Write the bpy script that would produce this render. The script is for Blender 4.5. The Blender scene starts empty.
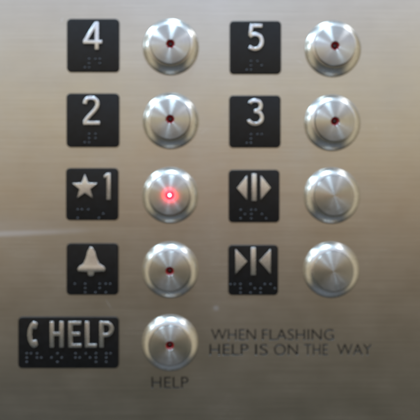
import bpy, bmesh, math
from mathutils import Vector
from mathutils.geometry import tessellate_polygon

S = 0.0005                       # half a millimetre: the panel is drawn up on a grid of this pitch
FX, FY = 196.0, 200.0            # grid point straight in front of the camera
DIST = 500.0                     # camera distance in grid units
scene = bpy.context.scene
COL = scene.collection

def X(px): return (px - 210.0) * S
def Z(py): return (210.0 - py) * S

# ------------------------------------------------------------------ materials
def new_mat(name):
    m = bpy.data.materials.new(name); m.use_nodes = True
    nt = m.node_tree; b = nt.nodes['Principled BSDF']
    return m, nt, b

def N(nt, t, **kw):
    n = nt.nodes.new(t)
    for k, v in kw.items():
        if k in n.inputs.keys(): n.inputs[k].default_value = v
        else: setattr(n, k, v)
    return n

def math_node(nt, op, a, b=None, clamp=False):
    n = nt.nodes.new('ShaderNodeMath'); n.operation = op; n.use_clamp = clamp
    for i, v in enumerate((a, b)):
        if v is None: continue
        if isinstance(v, (int, float)): n.inputs[i].default_value = v
        else: nt.links.new(v, n.inputs[i])
    return n.outputs[0]

def noise(nt, vec, scale3, detail=3, rough=0.55, rot=(0, 0, 0)):
    mp = nt.nodes.new('ShaderNodeMapping'); mp.inputs['Scale'].default_value = scale3
    mp.inputs['Rotation'].default_value = rot
    nt.links.new(vec, mp.inputs['Vector'])
    n = nt.nodes.new('ShaderNodeTexNoise'); n.inputs['Scale'].default_value = 1.0
    n.inputs['Detail'].default_value = detail; n.inputs['Roughness'].default_value = rough
    nt.links.new(mp.outputs[0], n.inputs['Vector'])
    return n.outputs['Fac']

def spot(nt, vec, px, py, rx, ry, ang=0.0, soft=0.9):
    """mask of one mark or painted sheen on the steel: an ellipse centred on grid point px, py"""
    mp = nt.nodes.new('ShaderNodeMapping'); mp.vector_type = 'TEXTURE'
    mp.inputs['Location'].default_value = (X(px), 0, Z(py))
    mp.inputs['Rotation'].default_value = (0, ang, 0)
    mp.inputs['Scale'].default_value = (rx * S, 1.0, ry * S)
    nt.links.new(vec, mp.inputs['Vector'])
    ln = nt.nodes.new('ShaderNodeVectorMath'); ln.operation = 'LENGTH'
    nt.links.new(mp.outputs[0], ln.inputs[0])
    mr = nt.nodes.new('ShaderNodeMapRange'); mr.interpolation_type = 'SMOOTHSTEP'
    mr.inputs['From Min'].default_value = 1.0; mr.inputs['From Max'].default_value = 1 - soft
    nt.links.new(ln.outputs['Value'], mr.inputs['Value'])
    return mr.outputs['Result']

def steel_panel():
    m, nt, b = new_mat('brushed_steel')
    L = nt.links
    tc = nt.nodes.new('ShaderNodeTexCoord'); v = tc.outputs['Object']
    fine = noise(nt, v, (40, 1, 5200), 4, 0.6)
    mid = noise(nt, v, (9, 1, 900), 3, 0.5)
    broad = noise(nt, v, (9, 1, 16), 3, 0.55)
    blot = noise(nt, v, (60, 1, 75), 4, 0.6)
    streak = math_node(nt, 'ADD', math_node(nt, 'MULTIPLY', fine, 0.6), math_node(nt, 'MULTIPLY', mid, 0.4))
    ramp = nt.nodes.new('ShaderNodeValToRGB')
    ramp.color_ramp.elements[0].position = 0.30; ramp.color_ramp.elements[0].color = (0.545, 0.525, 0.485, 1)
    ramp.color_ramp.elements[1].position = 0.72; ramp.color_ramp.elements[1].color = (0.665, 0.645, 0.60, 1)
    L.new(streak, ramp.inputs[0])
    # finger grease: broad patches a little darker
    mx = nt.nodes.new('ShaderNodeMix'); mx.data_type = 'RGBA'; mx.blend_type = 'MULTIPLY'
    mr = nt.nodes.new('ShaderNodeMapRange'); mr.inputs['From Min'].default_value = 0.35; mr.inputs['From Max'].default_value = 0.7
    mr.inputs['To Max'].default_value = 0.55
    L.new(math_node(nt, 'MULTIPLY', math_node(nt, 'ADD', broad, blot), 0.5), mr.inputs['Value'])
    L.new(mr.outputs[0], mx.inputs['Factor'])
    L.new(ramp.outputs[0], mx.inputs[6]); mx.inputs[7].default_value = (0.84, 0.82, 0.80, 1)
    # pale reflected sheen and streak painted into the colour, then scuffs and smudges
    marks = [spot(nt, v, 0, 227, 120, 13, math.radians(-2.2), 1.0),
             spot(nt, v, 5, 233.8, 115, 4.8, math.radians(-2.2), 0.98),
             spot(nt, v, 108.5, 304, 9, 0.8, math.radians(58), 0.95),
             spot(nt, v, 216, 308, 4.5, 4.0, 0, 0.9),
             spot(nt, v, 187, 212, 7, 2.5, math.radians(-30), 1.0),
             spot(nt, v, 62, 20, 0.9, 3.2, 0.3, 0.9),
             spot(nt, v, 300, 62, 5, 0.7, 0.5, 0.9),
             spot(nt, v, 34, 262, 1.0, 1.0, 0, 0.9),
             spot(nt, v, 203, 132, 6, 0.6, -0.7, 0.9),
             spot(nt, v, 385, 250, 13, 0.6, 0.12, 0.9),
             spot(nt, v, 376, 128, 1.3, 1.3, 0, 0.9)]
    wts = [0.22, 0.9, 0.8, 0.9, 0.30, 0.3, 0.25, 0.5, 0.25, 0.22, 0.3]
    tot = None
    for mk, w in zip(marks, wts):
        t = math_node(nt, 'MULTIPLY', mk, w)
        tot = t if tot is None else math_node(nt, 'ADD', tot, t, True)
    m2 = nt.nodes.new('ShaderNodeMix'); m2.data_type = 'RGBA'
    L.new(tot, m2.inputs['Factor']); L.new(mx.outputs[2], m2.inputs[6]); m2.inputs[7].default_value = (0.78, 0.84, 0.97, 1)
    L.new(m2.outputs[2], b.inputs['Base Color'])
    b.inputs['Metallic'].default_value = 1.0
    smear = noise(nt, v, (28, 1, 36), 4, 0.6, (0, 0.5, 0))
    L.new(math_node(nt, 'ADD', math_node(nt, 'MULTIPLY', smear, 0.16), math_node(nt, 'ADD', math_node(nt, 'MULTIPLY', streak, 0.12), 0.10)), b.inputs['Roughness'])
    b.inputs['Anisotropic'].default_value = 0.6
    tg = nt.nodes.new('ShaderNodeTangent'); tg.direction_type = 'UV_MAP'; tg.uv_map = 'grain'
    L.new(tg.outputs[0], b.inputs['Tangent'])
    bp = nt.nodes.new('ShaderNodeBump'); bp.inputs['Strength'].default_value = 0.10; bp.inputs['Distance'].default_value = 0.00003
    L.new(streak, bp.inputs['Height']); L.new(bp.outputs[0], b.inputs['Normal'])
    return m

def turned_steel():
    m, nt, b = new_mat('turned_steel'); L = nt.links
    tc = nt.nodes.new('ShaderNodeTexCoord')
    # rings from the lathe: noise over the radius
    sep = nt.nodes.new('ShaderNodeSeparateXYZ'); L.new(tc.outputs['Object'], sep.inputs[0])
    r = math_node(nt, 'SQRT', math_node(nt, 'ADD', math_node(nt, 'MULTIPLY', sep.outputs[0], sep.outputs[0]),
                                        math_node(nt, 'MULTIPLY', sep.outputs[2], sep.outputs[2])))
    cb = nt.nodes.new('ShaderNodeCombineXYZ'); L.new(math_node(nt, 'MULTIPLY', r, 5200.0), cb.inputs[0])
    nz = nt.nodes.new('ShaderNodeTexNoise'); nz.inputs['Scale'].default_value = 1.0; nz.inputs['Detail'].default_value = 3
    L.new(cb.outputs[0], nz.inputs['Vector'])
    cr = nt.nodes.new('ShaderNodeValToRGB')
    cr.color_ramp.elements[0].position = 0.3; cr.color_ramp.elements[0].color = (0.47, 0.475, 0.47, 1)
    cr.color_ramp.elements[1].position = 0.7; cr.color_ramp.elements[1].color = (0.63, 0.635, 0.63, 1)
    L.new(nz.outputs['Fac'], cr.inputs[0]); L.new(cr.outputs[0], b.inputs['Base Color'])
    b.inputs['Metallic'].default_value = 1.0; 
    oi = nt.nodes.new('ShaderNodeObjectInfo'); va = nt.nodes.new('ShaderNodeVectorMath'); va.operation = 'ADD'
    L.new(tc.outputs['Object'], va.inputs[0]); L.new(oi.outputs['Location'], va.inputs[1])
    grease = noise(nt, va.outputs[0], (330, 330, 420), 4, 0.65)
    L.new(math_node(nt, 'ADD', math_node(nt, 'MULTIPLY', grease, 0.24), 0.20), b.inputs['Roughness'])
    b.inputs['Anisotropic'].default_value = 0.96; b.inputs['Anisotropic Rotation'].default_value = 0.25
    tg = nt.nodes.new('ShaderNodeTangent'); tg.direction_type = 'RADIAL'; tg.axis = 'Y'
    L.new(tg.outputs[0], b.inputs['Tangent'])
    bp = nt.nodes.new('ShaderNodeBump'); bp.inputs['Strength'].default_value = 0.12; bp.inputs['Distance'].default_value = 0.00003
    L.new(nz.outputs['Fac'], bp.inputs['Height']); L.new(bp.outputs[0], b.inputs['Normal'])
    return m

def simple(name, col, metal=0.0, rough=0.4, grain=0.0, gscale=900, spec=0.5):
    m, nt, b = new_mat(name); L = nt.links
    tc = nt.nodes.new('ShaderNodeTexCoord')
    f = noise(nt, tc.outputs['Object'], (gscale, gscale, gscale), 3, 0.6)
    cr = nt.nodes.new('ShaderNodeValToRGB')
    cr.color_ramp.elements[0].position = 0.3; cr.color_ramp.elements[0].color = tuple(c * (1 - grain) for c in col) + (1,)
    cr.color_ramp.elements[1].position = 0.7; cr.color_ramp.elements[1].color = tuple(min(1, c * (1 + grain)) for c in col) + (1,)
    L.new(f, cr.inputs[0]); L.new(cr.outputs[0], b.inputs['Base Color'])
    b.inputs['Metallic'].default_value = metal
    b.inputs['Specular IOR Level'].default_value = spec
    L.new(math_node(nt, 'ADD', math_node(nt, 'MULTIPLY', f, 0.12), rough - 0.06), b.inputs['Roughness'])
    return m

def glow(name, col, strength):
    m, nt, b = new_mat(name)
    b.inputs['Base Color'].default_value = (0.3, 0.01, 0.02, 1); b.inputs['Roughness'].default_value = 0.25
    b.inputs['Emission Color'].default_value = col + (1,); b.inputs['Emission Strength'].default_value = strength
    return m

M_PANEL = steel_panel()
M_CAP = turned_steel()
M_COLLAR = simple('polished_steel', (0.68, 0.67, 0.645), 1.0, 0.25, 0.08)
M_PLATE = simple('black_plastic', (0.0045, 0.0052, 0.0068), 0.0, 0.36, 0.3, 500, 0.36)
M_CHAR = simple('satin_metal', (0.78, 0.80, 0.83), 1.0, 0.27, 0.05, 700)
M_BRAILLE = simple('worn_black_dots', (0.06, 0.064, 0.075), 0.55, 0.27, 0.5, 2500)
M_INK = simple('black_enamel', (0.006, 0.006, 0.007), 0.0, 0.25, 0.4, 3000)
M_CUT = simple('cut_steel', (0.42, 0.42, 0.42), 1.0, 0.45, 0.2)
M_LENS = simple('dark_red_lens', (0.26, 0.008, 0.012), 0.0, 0.22, 0.2)
M_DIODE = simple('dark_diode', (0.035, 0.004, 0.005), 0.0, 0.3, 0.2)
M_LENS_ON = glow('lit_red_lens', (1.0, 0.008, 0.022), 3.6)
M_DIODE_ON = glow('lit_diode', (1.0, 0.34, 0.42), 8.0)

# ------------------------------------------------------------------ helpers
def tag(o, label=None, cat=None, group=None, kind=None):
    if label: o['label'] = label
    if cat: o['category'] = cat
    if group: o['group'] = group
    if kind: o['kind'] = kind
    return o

def link(name, me, mat, parent=None, loc=(0, 0, 0)):
    o = bpy.data.objects.new(name, me); COL.objects.link(o)
    if mat is not None and not len(me.materials): me.materials.append(mat)
    o.location = loc
    if parent: o.parent = parent
    return o

def empty(name, loc):
    o = bpy.data.objects.new(name, None); COL.objects.link(o); o.location = loc
    o.empty_display_size = 0.005
    return o

def lathe(profile, seg=128, sharp=35):
    """profile of (radius, height towards the viewer) in grid units, turned about the local Y axis"""
    bm = bmesh.new(); rings = []
    for r, h in profile:
        if r < 1e-6: rings.append([bm.verts.new((0, -h * S, 0))])
        else: rings.append([bm.verts.new((r * S * math.cos(2 * math.pi * k / seg), -h * S, r * S * math.sin(2 * math.pi * k / seg))) for k in range(seg)])
    for a, b in zip(rings, rings[1:]):
        for k in range(seg):
            k2 = (k + 1) % seg
            if len(b) == 1: bm.faces.new((a[k], b[0], a[k2]))
            elif len(a) == 1: bm.faces.new((a[0], b[k], b[k2]))
            else: bm.faces.new((a[k], b[k], b[k2], a[k2]))
    bmesh.ops.recalc_face_normals(bm, faces=bm.faces)
    me = bpy.data.meshes.new('lathe'); bm.to_mesh(me); bm.free()
    for p in me.polygons: p.use_smooth = True
    me.set_sharp_from_angle(angle=math.radians(sharp))
    return me

def stroke(pts, w, smooth=True):
    """closed outline round a centre line; returns a list of points"""
    if smooth:
        out = []
        P = [Vector(p) for p in pts]
        for i in range(len(P) - 1):
            p0 = P[max(i - 1, 0)]; p1 = P[i]; p2 = P[i + 1]; p3 = P[min(i + 2, len(P) - 1)]
            for k in range(5):
                t = k / 5
                out.append(0.5 * ((2 * p1) + (p2 - p0) * t + (2 * p0 - 5 * p1 + 4 * p2 - p3) * t * t + (3 * p1 - p0 - 3 * p2 + p3) * t ** 3))
        out.append(P[-1]); P = out
    else: P = [Vector(p) for p in pts]
    Lf, Rt = [], []
    for i, p in enumerate(P):
        a = (p - P[i - 1]).normalized() if i else None
        b = (P[i + 1] - p).normalized() if i < len(P) - 1 else None
        if a is None: n = Vector((-b.y, b.x)); k = 1
        elif b is None: n = Vector((-a.y, a.x)); k = 1
        else:
            na = Vector((-a.y, a.x)); nb = Vector((-b.y, b.x)); n = (na + nb).normalized(); k = 1 / max(0.5, n.dot(na))
        Lf.append(p + n * w / 2 * k); Rt.append(p - n * w / 2 * k)
    return [tuple(v) for v in Lf + Rt[::-1]]

def relief(layers, cx, cy, height, bevel):
    """raised character: each layer is a list of outlines (outer, then holes) in grid units"""
    bm = bmesh.new()
    for li, loops in enumerate(layers):
        cu = bpy.data.curves.new('outline', 'CURVE'); cu.dimensions = '2D'; cu.fill_mode = 'BOTH'
        cu.extrude = (height / 2 - bevel - 0.05 * li) * S; cu.bevel_depth = bevel * S; cu.bevel_resolution = 2
        cu.offset = -(bevel + 0.3) * S
        for lp in loops:
            sp = cu.splines.new('POLY'); sp.points.add(len(lp) - 1)
            for q, (x, y) in zip(sp.points, lp): q.co = ((x - cx) * S, (cy - y) * S, 0, 1)
            sp.use_cyclic_u = True
        ob = bpy.data.objects.new('tmp', cu); COL.objects.link(ob)
        dg = bpy.context.evaluated_depsgraph_get(); dg.update()
        me = bpy.data.meshes.new_from_object(ob.evaluated_get(dg))
        for v in me.vertices:
            x, y, z = v.co; v.co = (x, -(z + (height / 2) * S), y)
        bm.from_mesh(me); bpy.data.meshes.remove(me)
        bpy.data.objects.remove(ob); bpy.data.curves.remove(cu)
    bmesh.ops.remove_doubles(bm, verts=bm.verts, dist=1e-7)
    bmesh.ops.recalc_face_normals(bm, faces=bm.faces)
    me = bpy.data.meshes.new('character'); bm.to_mesh(me); bm.free()
    for p in me.polygons: p.use_smooth = True
    me.set_sharp_from_angle(angle=math.radians(40))
    return me

def rounded(w, h, r, n=8):
    pts = []
    for sx, sy, a0 in ((1, 1, 0), (-1, 1, 90), (-1, -1, 180), (1, -1, 270)):
        for k in range(n + 1):
            a = math.radians(a0 + 90 * k / n)
            pts.append((sx * (w / 2 - r) + r * math.cos(a), sy * (h / 2 - r) + r * math.sin(a)))
    return pts

def slab(w, h, r, thick, bev):
    """plate with rounded corners and a rounded front edge"""
    bm = bmesh.new(); rings = []
    prof = [(0, 0), (0, thick - bev)] + [(bev * (1 - math.cos(math.radians(a))), thick - bev + bev * math.sin(math.radians(a))) for a in (22, 45, 67, 90)]
    for ins, hh in prof:
        rings.append([bm.verts.new((x * S, -hh * S, z * S)) for x, z in rounded(w - 2 * ins, h - 2 * ins, r - ins)])
    for a, b in zip(rings, rings[1:]):
        for k in range(len(a)):
            bm.faces.new((a[k], a[(k + 1) % len(a)], b[(k + 1) % len(a)], b[k]))
    bm.faces.new(rings[-1]); bm.faces.new(rings[0][::-1])
    bmesh.ops.recalc_face_normals(bm, faces=bm.faces)
    me = bpy.data.meshes.new('slab'); bm.to_mesh(me); bm.free()
    for p in me.polygons: p.use_smooth = len(p.vertices) == 4
    me.set_sharp_from_angle(angle=math.radians(35))
    return me

CELL = {'#': (3, 4, 5, 6), 'a': (1,), 'b': (1, 2), 'c': (1, 4), 'd': (1, 4, 5), 'e': (1, 5), 'h': (1, 2, 5), 'l': (1, 2, 3),
        'm': (1, 3, 4), 'o': (1, 3, 5), 'p': (1, 2, 3, 4), 's': (2, 3, 4), 'i': (3, 5), 'n': (2, 6), 'r': (3, 4, 5), '5': (5,)}
def braille(groups, cx, cy, pitch=10.6, d=4.25, R=1.25, H=0.85):
    bm = bmesh.new()
    for text, x0, y0 in groups:
        for i, ch in enumerate(text):
            for n in CELL[ch]:
                px = x0 + i * pitch + (d if n > 3 else 0) - cx; py = cy - (y0 + d * ((n - 1) % 3))
                top = bm.verts.new((px * S, -H * S, py * S)); prev = None
                for f in (0.4, 0.75, 1.0):
                    hh = H * math.sqrt(max(0, 1 - f * f))
                    ring = [bm.verts.new(((px + R * f * math.cos(k * math.pi / 6)) * S, -hh * S, (py + R * f * math.sin(k * math.pi / 6)) * S)) for k in range(12)]
                    for k in range(12):
                        k2 = (k + 1) % 12
                        if prev is None: bm.faces.new((top, ring[k], ring[k2]))
                        else: bm.faces.new((prev[k], ring[k], ring[k2], prev[k2]))
                    prev = ring
    bmesh.ops.recalc_face_normals(bm, faces=bm.faces)
    me = bpy.data.meshes.new('braille'); bm.to_mesh(me); bm.free()
    for p in me.polygons: p.use_smooth = True
    return me

# ------------------------------------------------------------------ the steel panel with its engraved words
def word_loops(text, x0, x1, ytop, ybot):
    cu = bpy.data.curves.new('word', 'FONT'); cu.body = text; cu.fill_mode = 'NONE'; cu.resolution_u = 6; cu.offset = 0.066
    ob = bpy.data.objects.new('tmp', cu); COL.objects.link(ob)
    dg = bpy.context.evaluated_depsgraph_get(); dg.update()
    me = bpy.data.meshes.new_from_object(ob.evaluated_get(dg))
    nb = {i: [] for i in range(len(me.vertices))}
    for e in me.edges:
        a, b = e.vertices; nb[a].append(b); nb[b].append(a)
    co = [v.co.copy() for v in me.vertices]; seen = set(); loops = []
    for s in nb:
        if s in seen or not nb[s]: continue
        lp = [s]; seen.add(s); cur = s
        while True:
            nx = [k for k in nb[cur] if k not in seen]
            if not nx: break
            cur = nx[0]; seen.add(cur); lp.append(cur)
        pts = []
        for k in lp:
            if not pts or (co[k] - pts[-1]).length > 1e-4: pts.append(co[k])
        if (pts[0] - pts[-1]).length < 1e-4: pts.pop()
        loops.append([(p.x, p.y) for p in pts])
    bpy.data.objects.remove(ob); bpy.data.curves.remove(cu); bpy.data.meshes.remove(me)
    xs = [p[0] for l in loops for p in l]; ys = [p[1] for l in loops for p in l]
    mx, Mx, my, My = min(xs), max(xs), min(ys), max(ys)
    return [[(x0 + (x - mx) / (Mx - mx) * (x1 - x0), ybot - (y - my) / (My - my) * (ybot - ytop)) for x, y in l] for l in loops]

def inside(p, loops):
    c = False
    for l in loops:
        for i in range(len(l)):
            (xa, ya), (xb, yb) = l[i - 1], l[i]
            if (ya > p[1]) != (yb > p[1]) and p[0] < (xb - xa) * (p[1] - ya) / (yb - ya) + xa: c = not c
    return c

def inset(l, loops, d):
    """move a loop by d towards the inside of the lettering"""
    A = sum(l[i - 1][0] * l[i][1] - l[i][0] * l[i - 1][1] for i in range(len(l)))
    i0 = max(range(len(l)), key=lambda i: (Vector(l[i]) - Vector(l[i - 1])).length)
    a, b = Vector(l[i0 - 1]), Vector(l[i0]); t = (b - a).normalized(); mid = (a + b) / 2
    sgn = 1 if inside(tuple(mid + Vector((-t.y, t.x)) * 0.05), loops) else -1
    out = []
    for i in range(len(l)):
        p = Vector(l[i]); a = (p - Vector(l[i - 1])).normalized(); b = (Vector(l[(i + 1) % len(l)]) - p).normalized()
        na = Vector((-a.y, a.x)); nb_ = Vector((-b.y, b.x)); n = (na + nb_)
        n = n.normalized() if n.length > 1e-3 else na
        out.append(tuple(p + n * (d * sgn / max(0.6, n.dot(na)))))
    return out

words = [('WHEN', 211, 256, 329, 340.3), ('FLASHING', 262, 334, 329, 340.3),
         ('HELP', 209.5, 248.5, 344, 355.3), ('IS', 255, 268, 344, 355.3), ('ON', 274, 298, 344, 355.3),
         ('THE', 304, 328, 344, 355.3), ('WAY', 337, 372, 344, 355.3)]
caption = [('HELP', 151.5, 188.5, 376.8, 388.2)]
def fill(loops, y, name):
    cu = bpy.data.curves.new(name, 'CURVE'); cu.dimensions = '2D'; cu.fill_mode = 'BOTH'
    for lp in loops:
        sp = cu.splines.new('POLY'); sp.points.add(len(lp) - 1)
        for q, (px, py) in zip(sp.points, lp): q.co = (X(px) * 100, Z(py) * 100, 0, 1)
        sp.use_cyclic_u = True
    ob = bpy.data.objects.new('tmp', cu); COL.objects.link(ob)
    dg = bpy.context.evaluated_depsgraph_get(); dg.update()
    me = bpy.data.meshes.new_from_object(ob.evaluated_get(dg))
    for v in me.vertices: v.co = (v.co.x / 100, y, v.co.y / 100)
    bpy.data.objects.remove(ob); bpy.data.curves.remove(cu)
    return me

all_loops = []; grooves = []
for ws in (words, caption):
    g = []
    for w in ws:
        ls = word_loops(*w); all_loops += ls; g.append(ls)
    grooves.append(g)

PX0, PX1, PY0, PY1 = -140, 560, -320, 720          # the panel runs well past the photograph
me = fill([[(PX0, PY0), (PX1, PY0), (PX1, PY1), (PX0, PY1)]] + all_loops, 0.0, 'sheet')
bm = bmesh.new(); bm.from_mesh(me); bpy.data.meshes.remove(me)
for f in bm.faces:
    if f.normal.y > 0: f.normal_flip()
# folded edges of the sheet
T = 6 * S
c = [(X(PX0), Z(PY0)), (X(PX1), Z(PY0)), (X(PX1), Z(PY1)), (X(PX0), Z(PY1))]
for i in range(4):
    (xa, za), (xb, zb) = c[i], c[(i + 1) % 4]
    bm.faces.new([bm.verts.new(q) for q in ((xa, 0, za), (xb, 0, zb), (xb, T, zb), (xa, T, za))])
bm.faces.new([bm.verts.new((x, T, z)) for x, z in c])
uv = bm.loops.layers.uv.new('grain')
for f in bm.faces:
    for l in f.loops: l[uv].uv = (l.vert.co.z, -l.vert.co.x)
me = bpy.data.meshes.new('control_panel'); bm.to_mesh(me); bm.free()
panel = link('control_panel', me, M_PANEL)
tag(panel, 'brushed stainless steel elevator control panel with engraved black wording', 'control panel', kind='structure')

DEPTH, SLOPE = 0.45, 0.20
for g, label in zip(grooves, ('engraved black wording WHEN FLASHING HELP IS ON THE WAY', 'engraved black word HELP under the lowest button')):
    bm = bmesh.new(); floor_loops = []
    for ls in g:
        for l in ls:
            q = inset(l, ls, SLOPE)
            floor_loops.append(q)
            a = [bm.verts.new((X(x), 0, Z(y))) for x, y in l]; b = [bm.verts.new((X(x), DEPTH * S, Z(y))) for x, y in q]
            for k in range(len(a)):
                k2 = (k + 1) % len(a)
                f = bm.faces.new((a[k], a[k2], b[k2], b[k])); f.material_index = 1
    fm = fill(floor_loops, DEPTH * S, 'floor')
    n0 = len(bm.faces); bm.from_mesh(fm); bpy.data.meshes.remove(fm)
    bm.faces.ensure_lookup_table()
    for f in bm.faces[n0:]: f.material_index = 0
    me = bpy.data.meshes.new('engraved_wording'); bm.to_mesh(me); bm.free()
    me.materials.append(M_INK); me.materials.append(M_CUT)
    o = link('engraved_wording', me, None, panel); tag(o, label)

# ------------------------------------------------------------------ character plates
G_PLATE = 'black character plates beside the buttons'
TH = 1.8
def plate(x0, x1, y0, y1, label, chars, dots, pitch=10.6):
    """chars: list of (part name, layers); dots: braille groups"""
    near = lambda p, h: (FX + (p[0] - FX) * (1 - h / DIST), FY + (p[1] - FY) * (1 - h / DIST))   # measured at height h above the sheet
    cx, cy = near(((x0 + x1) / 2, (y0 + y1) / 2), TH)
    chars = [(n_, [[[near(p, TH + 1.7) for p in lp] for lp in ls] for ls in layers]) for n_, layers in chars]
    dots = [(t_,) + near((dx, dy), TH + 0.5) for t_, dx, dy in dots]
    t = empty('character_plate', (X(cx), 0, Z(cy))); tag(t, label, 'plate', G_PLATE)
    link('plate', slab(x1 - x0, y1 - y0, 4.2, TH, 0.8), M_PLATE, t)
    for name, layers in chars:
        link(name, relief(layers, cx, cy, 2.0, 0.5), M_CHAR, t, (0, -(TH - 0.25) * S, 0))
    link('braille', braille(dots, cx, cy, pitch), M_BRAILLE, t, (0, -(TH - 0.02) * S, 0))
    return t

four = [[[(94.6, 21.4), (98.9, 21.4), (98.9, 39.8), (102.2, 39.8), (102.2, 43.9), (98.9, 43.9), (98.9, 49.8), (94.5, 49.8), (94.5, 43.9), (82.8, 43.9), (82.8, 40.3)],
         [(94.5, 29.2), (94.5, 39.8), (88.0, 39.8)]]]
plate(66.7, 119.2, 18.7, 71.7, 'black square plate with the raised silver numeral 4', [('numeral', four)], [('#d', 84.8, 59.2)])
five = [[stroke([(262.6, 25.7), (251.6, 25.7)], 4.2, False)],
        [stroke([(251.9, 23.8), (251.0, 30), (250.3, 36.4)], 4.0, False)],
        [stroke([(249.4, 36.4), (252.6, 34.6), (256.3, 34.2), (260.2, 36.3), (261.9, 40.6), (260.8, 45.4), (257.3, 48.5), (253.2, 48.7), (249.0, 46.4)], 4.2)]]
plate(229.7, 281.3, 20.8, 73.7, 'black square plate with the raised silver numeral 5', [('numeral', five)], [('#e', 247.0, 61.4)])
two = [[stroke([(84.6, 104.2), (85.6, 100.2), (89.0, 97.9), (93.2, 98.1), (96.7, 100.8), (97.2, 105.2), (94.6, 110.0), (90.0, 115.0), (86.0, 119.6), (84.6, 122.6)], 4.3)],
       [stroke([(82.9, 122.9), (100.0, 122.9)], 4.2, False)]]
plate(66.3, 119.2, 93.3, 147.0, 'black square plate with the raised silver numeral 2', [('numeral', two)], [('#b', 84.8, 134.2)])
three = [[stroke([(249.6, 103.6), (251.6, 101.2), (255.4, 100.4), (259.4, 101.9), (260.9, 105.6), (259.2, 109.6), (254.2, 111.4)], 4.1)],
         [stroke([(254.0, 111.2), (259.0, 112.2), (261.8, 116.2), (261.2, 120.8), (257.2, 123.7), (252.8, 123.6), (249.6, 121.6), (248.6, 119.4)], 4.1)]]
plate(229.2, 280.8, 95.3, 147.5, 'black square plate with the raised silver numeral 3', [('numeral', three)], [('#c', 246.9, 134.6)])
star = [[[(84.8 + (14.2 if k % 2 == 0 else 5.9) * math.sin(k * math.pi / 5), 187.3 - (14.2 if k % 2 == 0 else 5.9) * math.cos(k * math.pi / 5)) for k in range(10)]]]
one = [[[(106.3, 200), (106.3, 177.4), (103.6, 178.6), (103.6, 175.3), (107.2, 172.6), (110.7, 172.6), (110.7, 200)]]]
plate(65.8, 118.3, 168.0, 220.3, 'black square plate with a raised star and the numeral 1', [('star', star), ('numeral', one)], [('mai', 77.6, 209.8)])
ol = [[[(236.6, 188.0), (247.4, 174.4), (247.4, 201.0)]]]
ob_ = [[[(251.6, 173.4), (256.8, 173.4), (256.8, 201.2), (251.6, 201.2)]]]
or_ = [[[(260.4, 174.4), (271.2, 187.6), (260.4, 200.6)]]]
plate(228.7, 279.7, 169.7, 222.5, 'black square plate with arrowheads pointing apart, the door open symbol', [('arrowhead', ol), ('bar', ob_), ('arrowhead', or_)], [('opn', 240.8, 210.2)])
bz = [(179, 70), (193, 70), (199, 80), (210, 98), (221, 138), (236, 172), (262, 186), (273, 202), (268, 219), (206, 222), (203, 240), (192, 248), (176, 248), (167, 240), (164, 222), (108, 219), (103, 202), (115, 186), (138, 172), (153, 138), (163, 98), (173, 80)]
bell = [[[(60 + x / 6, 235 + y / 6) for x, y in bz]]]
plate(66.3, 118.3, 243.3, 295.0, 'black square plate with a raised bell, the alarm symbol', [('bell_symbol', bell)], [('alrm', 74.7, 284.3)], 10.3)
cl = [[[(235.2, 248.2), (247.6, 261.4), (235.2, 274.8)]]]
cb_ = [[[(250.8, 247.2), (256.0, 247.2), (256.0, 275.4), (250.8, 275.4)]]]
cr_ = [[[(259.0, 261.0), (271.0, 248.0), (271.0, 275.0)]]]
plate(228.3, 278.3, 245.0, 295.3, 'black square plate with arrowheads pointing together, the door close symbol', [('arrowhead', cl), ('bar', cb_), ('arrowhead', cr_)], [('close', 230.6, 284.6)], 10.0)
y0, y1, w = 321.2, 347.8, 4.3
H = [[[(49.6, y0), (49.6 + w, y0), (49.6 + w, 332.1), (59.2, 332.1), (59.2, y0), (63.6, y0), (63.6, y1), (59.2, y1), (59.2, 336.2), (49.6 + w, 336.2), (49.6 + w, y1), (49.6, y1)]]]
E = [[[(68.2, y0), (81.2, y0), (81.2, 325.2), (72.6, 325.2), (72.6, 332.2), (80.2, 332.2), (80.2, 336.2), (72.6, 336.2), (72.6, 343.8), (81.4, 343.8), (81.4, y1), (68.2, y1)]]]
Lc = [[[(84.8, y0), (89.2, y0), (89.2, 343.8), (96.6, 343.8), (96.6, y1), (84.8, y1)]]]
def arc(cx, cy, rx, ry, a0, a1, n=10): return [(cx + rx * math.cos(math.radians(a0 + (a1 - a0) * k / n)), cy + ry * math.sin(math.radians(a0 + (a1 - a0) * k / n))) for k in range(n + 1)]
P = [[[(99.2, y0)] + arc(106.2, 329.2, 7.6, 8.0, -90, 90) + [(103.6, 337.2), (103.6, y1), (99.2, y1)],
      [(103.6, 325.2)] + arc(106.0, 329.2, 3.4, 4.0, -90, 90) + [(103.6, 333.2)]]]
phone = [[[(33.2, 321.0), (36.6, 322.4), (37.6, 324.0), (36.4, 329.0), (34.6, 329.4), (32.6, 328.6), (31.7, 334.6), (32.6, 340.6),
           (34.8, 339.6), (36.6, 340.2), (37.8, 345.2), (36.8, 346.8), (33.4, 348.2), (30.2, 345.4), (27.9, 340.2), (27.2, 334.6), (27.9, 329.0), (30.2, 323.8)]]]
plate(18.0, 118.6, 317.0, 368.4, 'wide black plate with a raised telephone handset and the word HELP',
      [('handset_symbol', phone), ('letter', H), ('letter', E), ('letter', Lc), ('letter', P)], [('ph5o', 26.6, 353.9), ('help', 75.4, 353.9)], 10.2)

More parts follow.
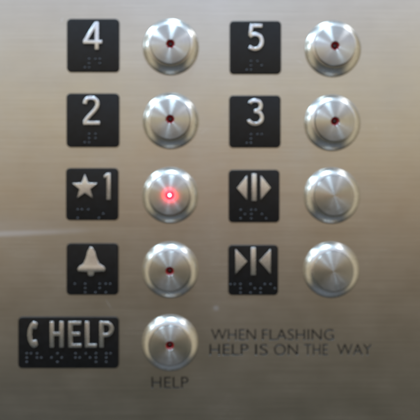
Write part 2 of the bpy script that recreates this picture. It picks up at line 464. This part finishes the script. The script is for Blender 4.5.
# ------------------------------------------------------------------ push buttons
def arcprof(r0, h0, r1, h1, bulge, n=8):
    out = []
    for k in range(n + 1):
        t = k / n; a = t * math.pi / 2
        out.append((r1 + (r0 - r1) * math.cos(a) ** bulge, h0 + (h1 - h0) * math.sin(a) ** bulge))
    return out
CAPH = 10.0
collar_me = lathe([(28.2, 0.0), (28.2, 0.6)] + arcprof(27.9, 1.0, 20.4, 8.0, 1.45, 12) + [(19.8, 8.2), (19.7, 4.0)], 160, 50)
cap_me = lathe([(19.5, 3.0), (19.5, CAPH - 0.7), (19.35, CAPH - 0.25), (18.9, CAPH), (4.6, CAPH), (4.35, CAPH - 0.25), (4.3, CAPH - 3.5)], 160, 40)
blank_me = lathe([(19.5, 3.0), (19.5, CAPH - 0.7), (19.35, CAPH - 0.25), (18.9, CAPH), (0, CAPH)], 160, 40)
lens_me = lathe([(4.28, CAPH - 0.7), (4.0, CAPH - 0.5), (3.4, CAPH - 0.8), (2.7, CAPH - 1.9), (2.3, CAPH - 2.6)], 64, 60)
diode_me = lathe([(2.3, CAPH - 2.5), (1.9, CAPH - 1.9), (1.1, CAPH - 1.5), (0, CAPH - 1.3)], 48, 80)
lens_on = lathe([(4.28, CAPH - 0.5), (3.6, CAPH + 0.3), (2.6, CAPH + 0.8), (1.6, CAPH + 1.1)], 64, 60)
diode_on = lathe([(1.75, CAPH + 0.9), (1.4, CAPH + 1.2), (0.7, CAPH + 1.4), (0, CAPH + 1.45)], 48, 80)
for me, m in ((collar_me, M_COLLAR), (cap_me, M_CAP), (blank_me, M_CAP), (lens_me, M_LENS), (diode_me, M_DIODE), (lens_on, M_LENS_ON), (diode_on, M_DIODE_ON)):
    me.materials.append(m)
import random
RND = random.Random(7)
G_BTN = 'round steel push buttons'
def button(px, py, label, kind):
    k = 1 - CAPH / DIST
    bx, by = FX + (px - FX) * k, FY + (py - FY) * k      # base of the button on the panel
    t = empty('push_button', (X(bx), 0, Z(by))); tag(t, label, 'button', G_BTN)
    co = link('collar', collar_me, None, t)
    cp = link('cap', blank_me if kind == 'blank' else cap_me, None, t)
    cp.rotation_euler = (math.radians(RND.uniform(-1.3, 1.3)), RND.uniform(0, 6.28), math.radians(RND.uniform(-1.6, 1.6)))
    cp.rotation_mode = 'YXZ'; co.rotation_mode = 'YXZ'
    co.rotation_euler = (math.radians(RND.uniform(-0.6, 0.6)), RND.uniform(0, 6.28), math.radians(RND.uniform(-0.6, 0.6)))
    if kind != 'blank':
        lens = link('indicator_lens', lens_on if kind == 'lit' else lens_me, None, t)
        link('diode', diode_on if kind == 'lit' else diode_me, None, lens)
        if kind == 'lit':
            tag(lens, 'indicator lens glowing bright red')
            ld = bpy.data.lights.new('indicator_glow', 'SPOT'); ld.energy = 0.0018; ld.spot_size = math.radians(140); ld.spot_blend = 1.0; ld.color = (1, 0.02, 0.05); ld.shadow_soft_size = 1.5 * S
            lo = bpy.data.objects.new('indicator_glow', ld); COL.objects.link(lo); lo.parent = lens; lo.location = (0, -(CAPH + 7.5) * S, 0); lo.rotation_euler = (math.radians(90), 0, 0)
    return t
button(170.3, 43.8, 'round steel button with unlit red indicator, right of the 4 plate', 'dark')
button(335.5, 45.8, 'round steel button with unlit red indicator, right of the 5 plate', 'dark')
button(170.2, 119.2, 'round steel button with unlit red indicator, right of the 2 plate', 'dark')
button(335.0, 121.2, 'round steel button with unlit red indicator, right of the 3 plate', 'dark')
button(169.7, 195.2, 'round steel button with its red indicator lit, beside the star 1 plate', 'lit')
button(334.5, 195.5, 'plain round steel button without indicator, right of the door open plate', 'blank')
button(169.7, 271.2, 'round steel button with unlit red indicator, right of the bell plate', 'dark')
button(333.9, 271.2, 'plain round steel button without indicator, right of the door close plate', 'blank')
button(169.6, 345.6, 'round steel button with unlit red indicator, right of the HELP plate', 'dark')

# ------------------------------------------------------------------ ceiling lights of the lift car
def lamp(x, y, z, size, energy, color, aim=(0, 0, 0)):
    ld = bpy.data.lights.new('ceiling_light', 'AREA'); ld.shape = 'DISK'; ld.size = size; ld.energy = energy; ld.color = color
    o = bpy.data.objects.new('ceiling_light', ld); COL.objects.link(o); o.location = (x, y, z)
    o.rotation_euler = (Vector(aim) - Vector((x, y, z))).to_track_quat('-Z', 'Y').to_euler()
COOL = (0.60, 0.82, 1.0)
def ring(az, r, y, size, energy, color):
    a = math.radians(az); return (r * math.sin(a), y, r * math.cos(a), size, energy, color)
LAMPS = [ring(1, 0.8, -0.26, 0.17, 3.9, COOL), ring(-38, 0.8, -0.26, 0.15, 3.0, COOL), ring(-64, 0.8, -0.22, 0.12, 0.5, COOL),
         ring(38, 0.8, -0.24, 0.15, 0.6, (0.92, 0.95, 1.0))]
for a in LAMPS: lamp(*a)

# ------------------------------------------------------------------ surroundings: the inside of the lift car as an even environment by height
w = bpy.data.worlds.new('World'); scene.world = w; w.use_nodes = True
nt = w.node_tree; bg = nt.nodes['Background']
tc = nt.nodes.new('ShaderNodeTexCoord'); sp = nt.nodes.new('ShaderNodeSeparateXYZ')
nt.links.new(tc.outputs['Generated'], sp.inputs[0])
mr = nt.nodes.new('ShaderNodeMapRange'); mr.inputs['From Min'].default_value = -1; mr.inputs['From Max'].default_value = 1
wob = noise(nt, tc.outputs['Generated'], (2.2, 2.2, 5.0), 2, 0.5)
lvl = math_node(nt, 'ADD', sp.outputs['Z'], math_node(nt, 'MULTIPLY', math_node(nt, 'SUBTRACT', wob, 0.5), 0.17))
nt.links.new(lvl, mr.inputs['Value'])
cr = nt.nodes.new('ShaderNodeValToRGB'); cr.color_ramp.interpolation = 'EASE'
def srgb(r, g, b, k=1.0):
    f = lambda c: ((c / 255 + 0.055) / 1.055) ** 2.4 if c > 10 else c / 255 / 12.92
    return (f(r) * k, f(g) * k, f(b) * k, 1)
BASE = (0.60, 0.58, 0.545)
def want(r, g, b):
    c = srgb(r, g, b); return (c[0] / BASE[0], c[1] / BASE[1], c[2] / BASE[2], 1)
stops = [(-1.0, (0.16, 0.19, 0.23, 1)), (-0.75, (0.10, 0.11, 0.12, 1)), (-0.50, want(54, 55, 48)), (-0.39, want(58, 59, 52)), (-0.29, want(75, 72, 62)), (-0.20, want(91, 84, 72)),
         (-0.10, want(109, 97, 81)), (-0.03, want(138, 119, 97)), (0.04, want(150, 130, 112)), (0.10, want(168, 150, 119)), (0.16, want(181, 168, 136)),
         (0.27, want(190, 183, 163)), (0.38, want(192, 196, 212)), (0.60, (0.74, 0.84, 0.98, 1)), (1.0, (0.70, 0.90, 1.15, 1))]
els = cr.color_ramp.elements
els[0].position = 0; els[0].color = stops[0][1]; els[1].position = 1; els[1].color = stops[-1][1]
for p, c_ in stops[1:-1]:
    e = els.new((p + 1) / 2); e.color = c_
nt.links.new(mr.outputs[0], cr.inputs[0])
# side walls of the car: wood-warm to the right and left at eye height
ax = math_node(nt, 'ABSOLUTE', sp.outputs['X'])
wr = nt.nodes.new('ShaderNodeMapRange'); wr.interpolation_type = 'SMOOTHSTEP'; wr.inputs['From Min'].default_value = 0.55; wr.inputs['From Max'].default_value = 0.9
nt.links.new(ax, wr.inputs['Value'])
mixc = nt.nodes.new('ShaderNodeMix'); mixc.data_type = 'RGBA'
nt.links.new(wr.outputs[0], mixc.inputs['Factor']); 
def blob(x, z, rx, rz, col, amt, src):
    dx = math_node(nt, 'MULTIPLY', math_node(nt, 'SUBTRACT', sp.outputs['X'], x), 1 / rx)
    dz = math_node(nt, 'MULTIPLY', math_node(nt, 'SUBTRACT', sp.outputs['Z'], z), 1 / rz)
    q = math_node(nt, 'SQRT', math_node(nt, 'ADD', math_node(nt, 'MULTIPLY', dx, dx), math_node(nt, 'MULTIPLY', dz, dz)))
    m_ = nt.nodes.new('ShaderNodeMapRange'); m_.interpolation_type = 'SMOOTHSTEP'
    m_.inputs['From Min'].default_value = 1; m_.inputs['From Max'].default_value = 0; m_.inputs['To Max'].default_value = amt
    nt.links.new(q, m_.inputs['Value'])
    x_ = nt.nodes.new('ShaderNodeMix'); x_.data_type = 'RGBA'; nt.links.new(m_.outputs[0], x_.inputs['Factor'])
    nt.links.new(src, x_.inputs[6]); x_.inputs[7].default_value = col
    return x_.outputs[2]
room = blob(0.02, 0.06, 0.30, 0.07, (0.48, 0.26, 0.23, 1), 0.75, cr.outputs[0])      # added pink patch, gives the steel its pinkish reflected band
room = blob(-0.45, 0.05, 0.30, 0.14, (0.62, 0.52, 0.38, 1), 0.6, room)              # added pale patch, brightens the reflection at the panel's left
room = blob(0.05, -0.14, 0.22, 0.12, (0.12, 0.10, 0.085, 1), 0.45, room)
room = blob(-0.35, -0.40, 0.30, 0.14, (0.10, 0.11, 0.12, 1), 0.6, room)
nt.links.new(room, mixc.inputs[6]); mixc.inputs[7].default_value = (0.60, 0.53, 0.38, 1)
nt.links.new(mixc.outputs[2], bg.inputs['Color']); bg.inputs['Strength'].default_value = 1.0

# ------------------------------------------------------------------ camera
cd = bpy.data.cameras.new('camera'); cam = bpy.data.objects.new('camera', cd); COL.objects.link(cam); scene.camera = cam
cam.location = (X(FX), -DIST * S, Z(FY)); cam.rotation_euler = (math.radians(90), 0, 0)
cd.sensor_width = 36; cd.lens = 36 * DIST / 420
cd.shift_x = (210 - FX) / 420; cd.shift_y = -(210 - FY) / 420
cd.clip_start = 0.005; cd.clip_end = 50
cd.dof.use_dof = True; cd.dof.focus_distance = DIST * S * 0.90; cd.dof.aperture_fstop = 2.9
scene.view_settings.view_transform = 'Standard'; scene.view_settings.look = 'None'
scene.view_settings.exposure = 0; scene.view_settings.gamma = 1
scene.render.resolution_x = 1024; scene.render.resolution_y = 1024
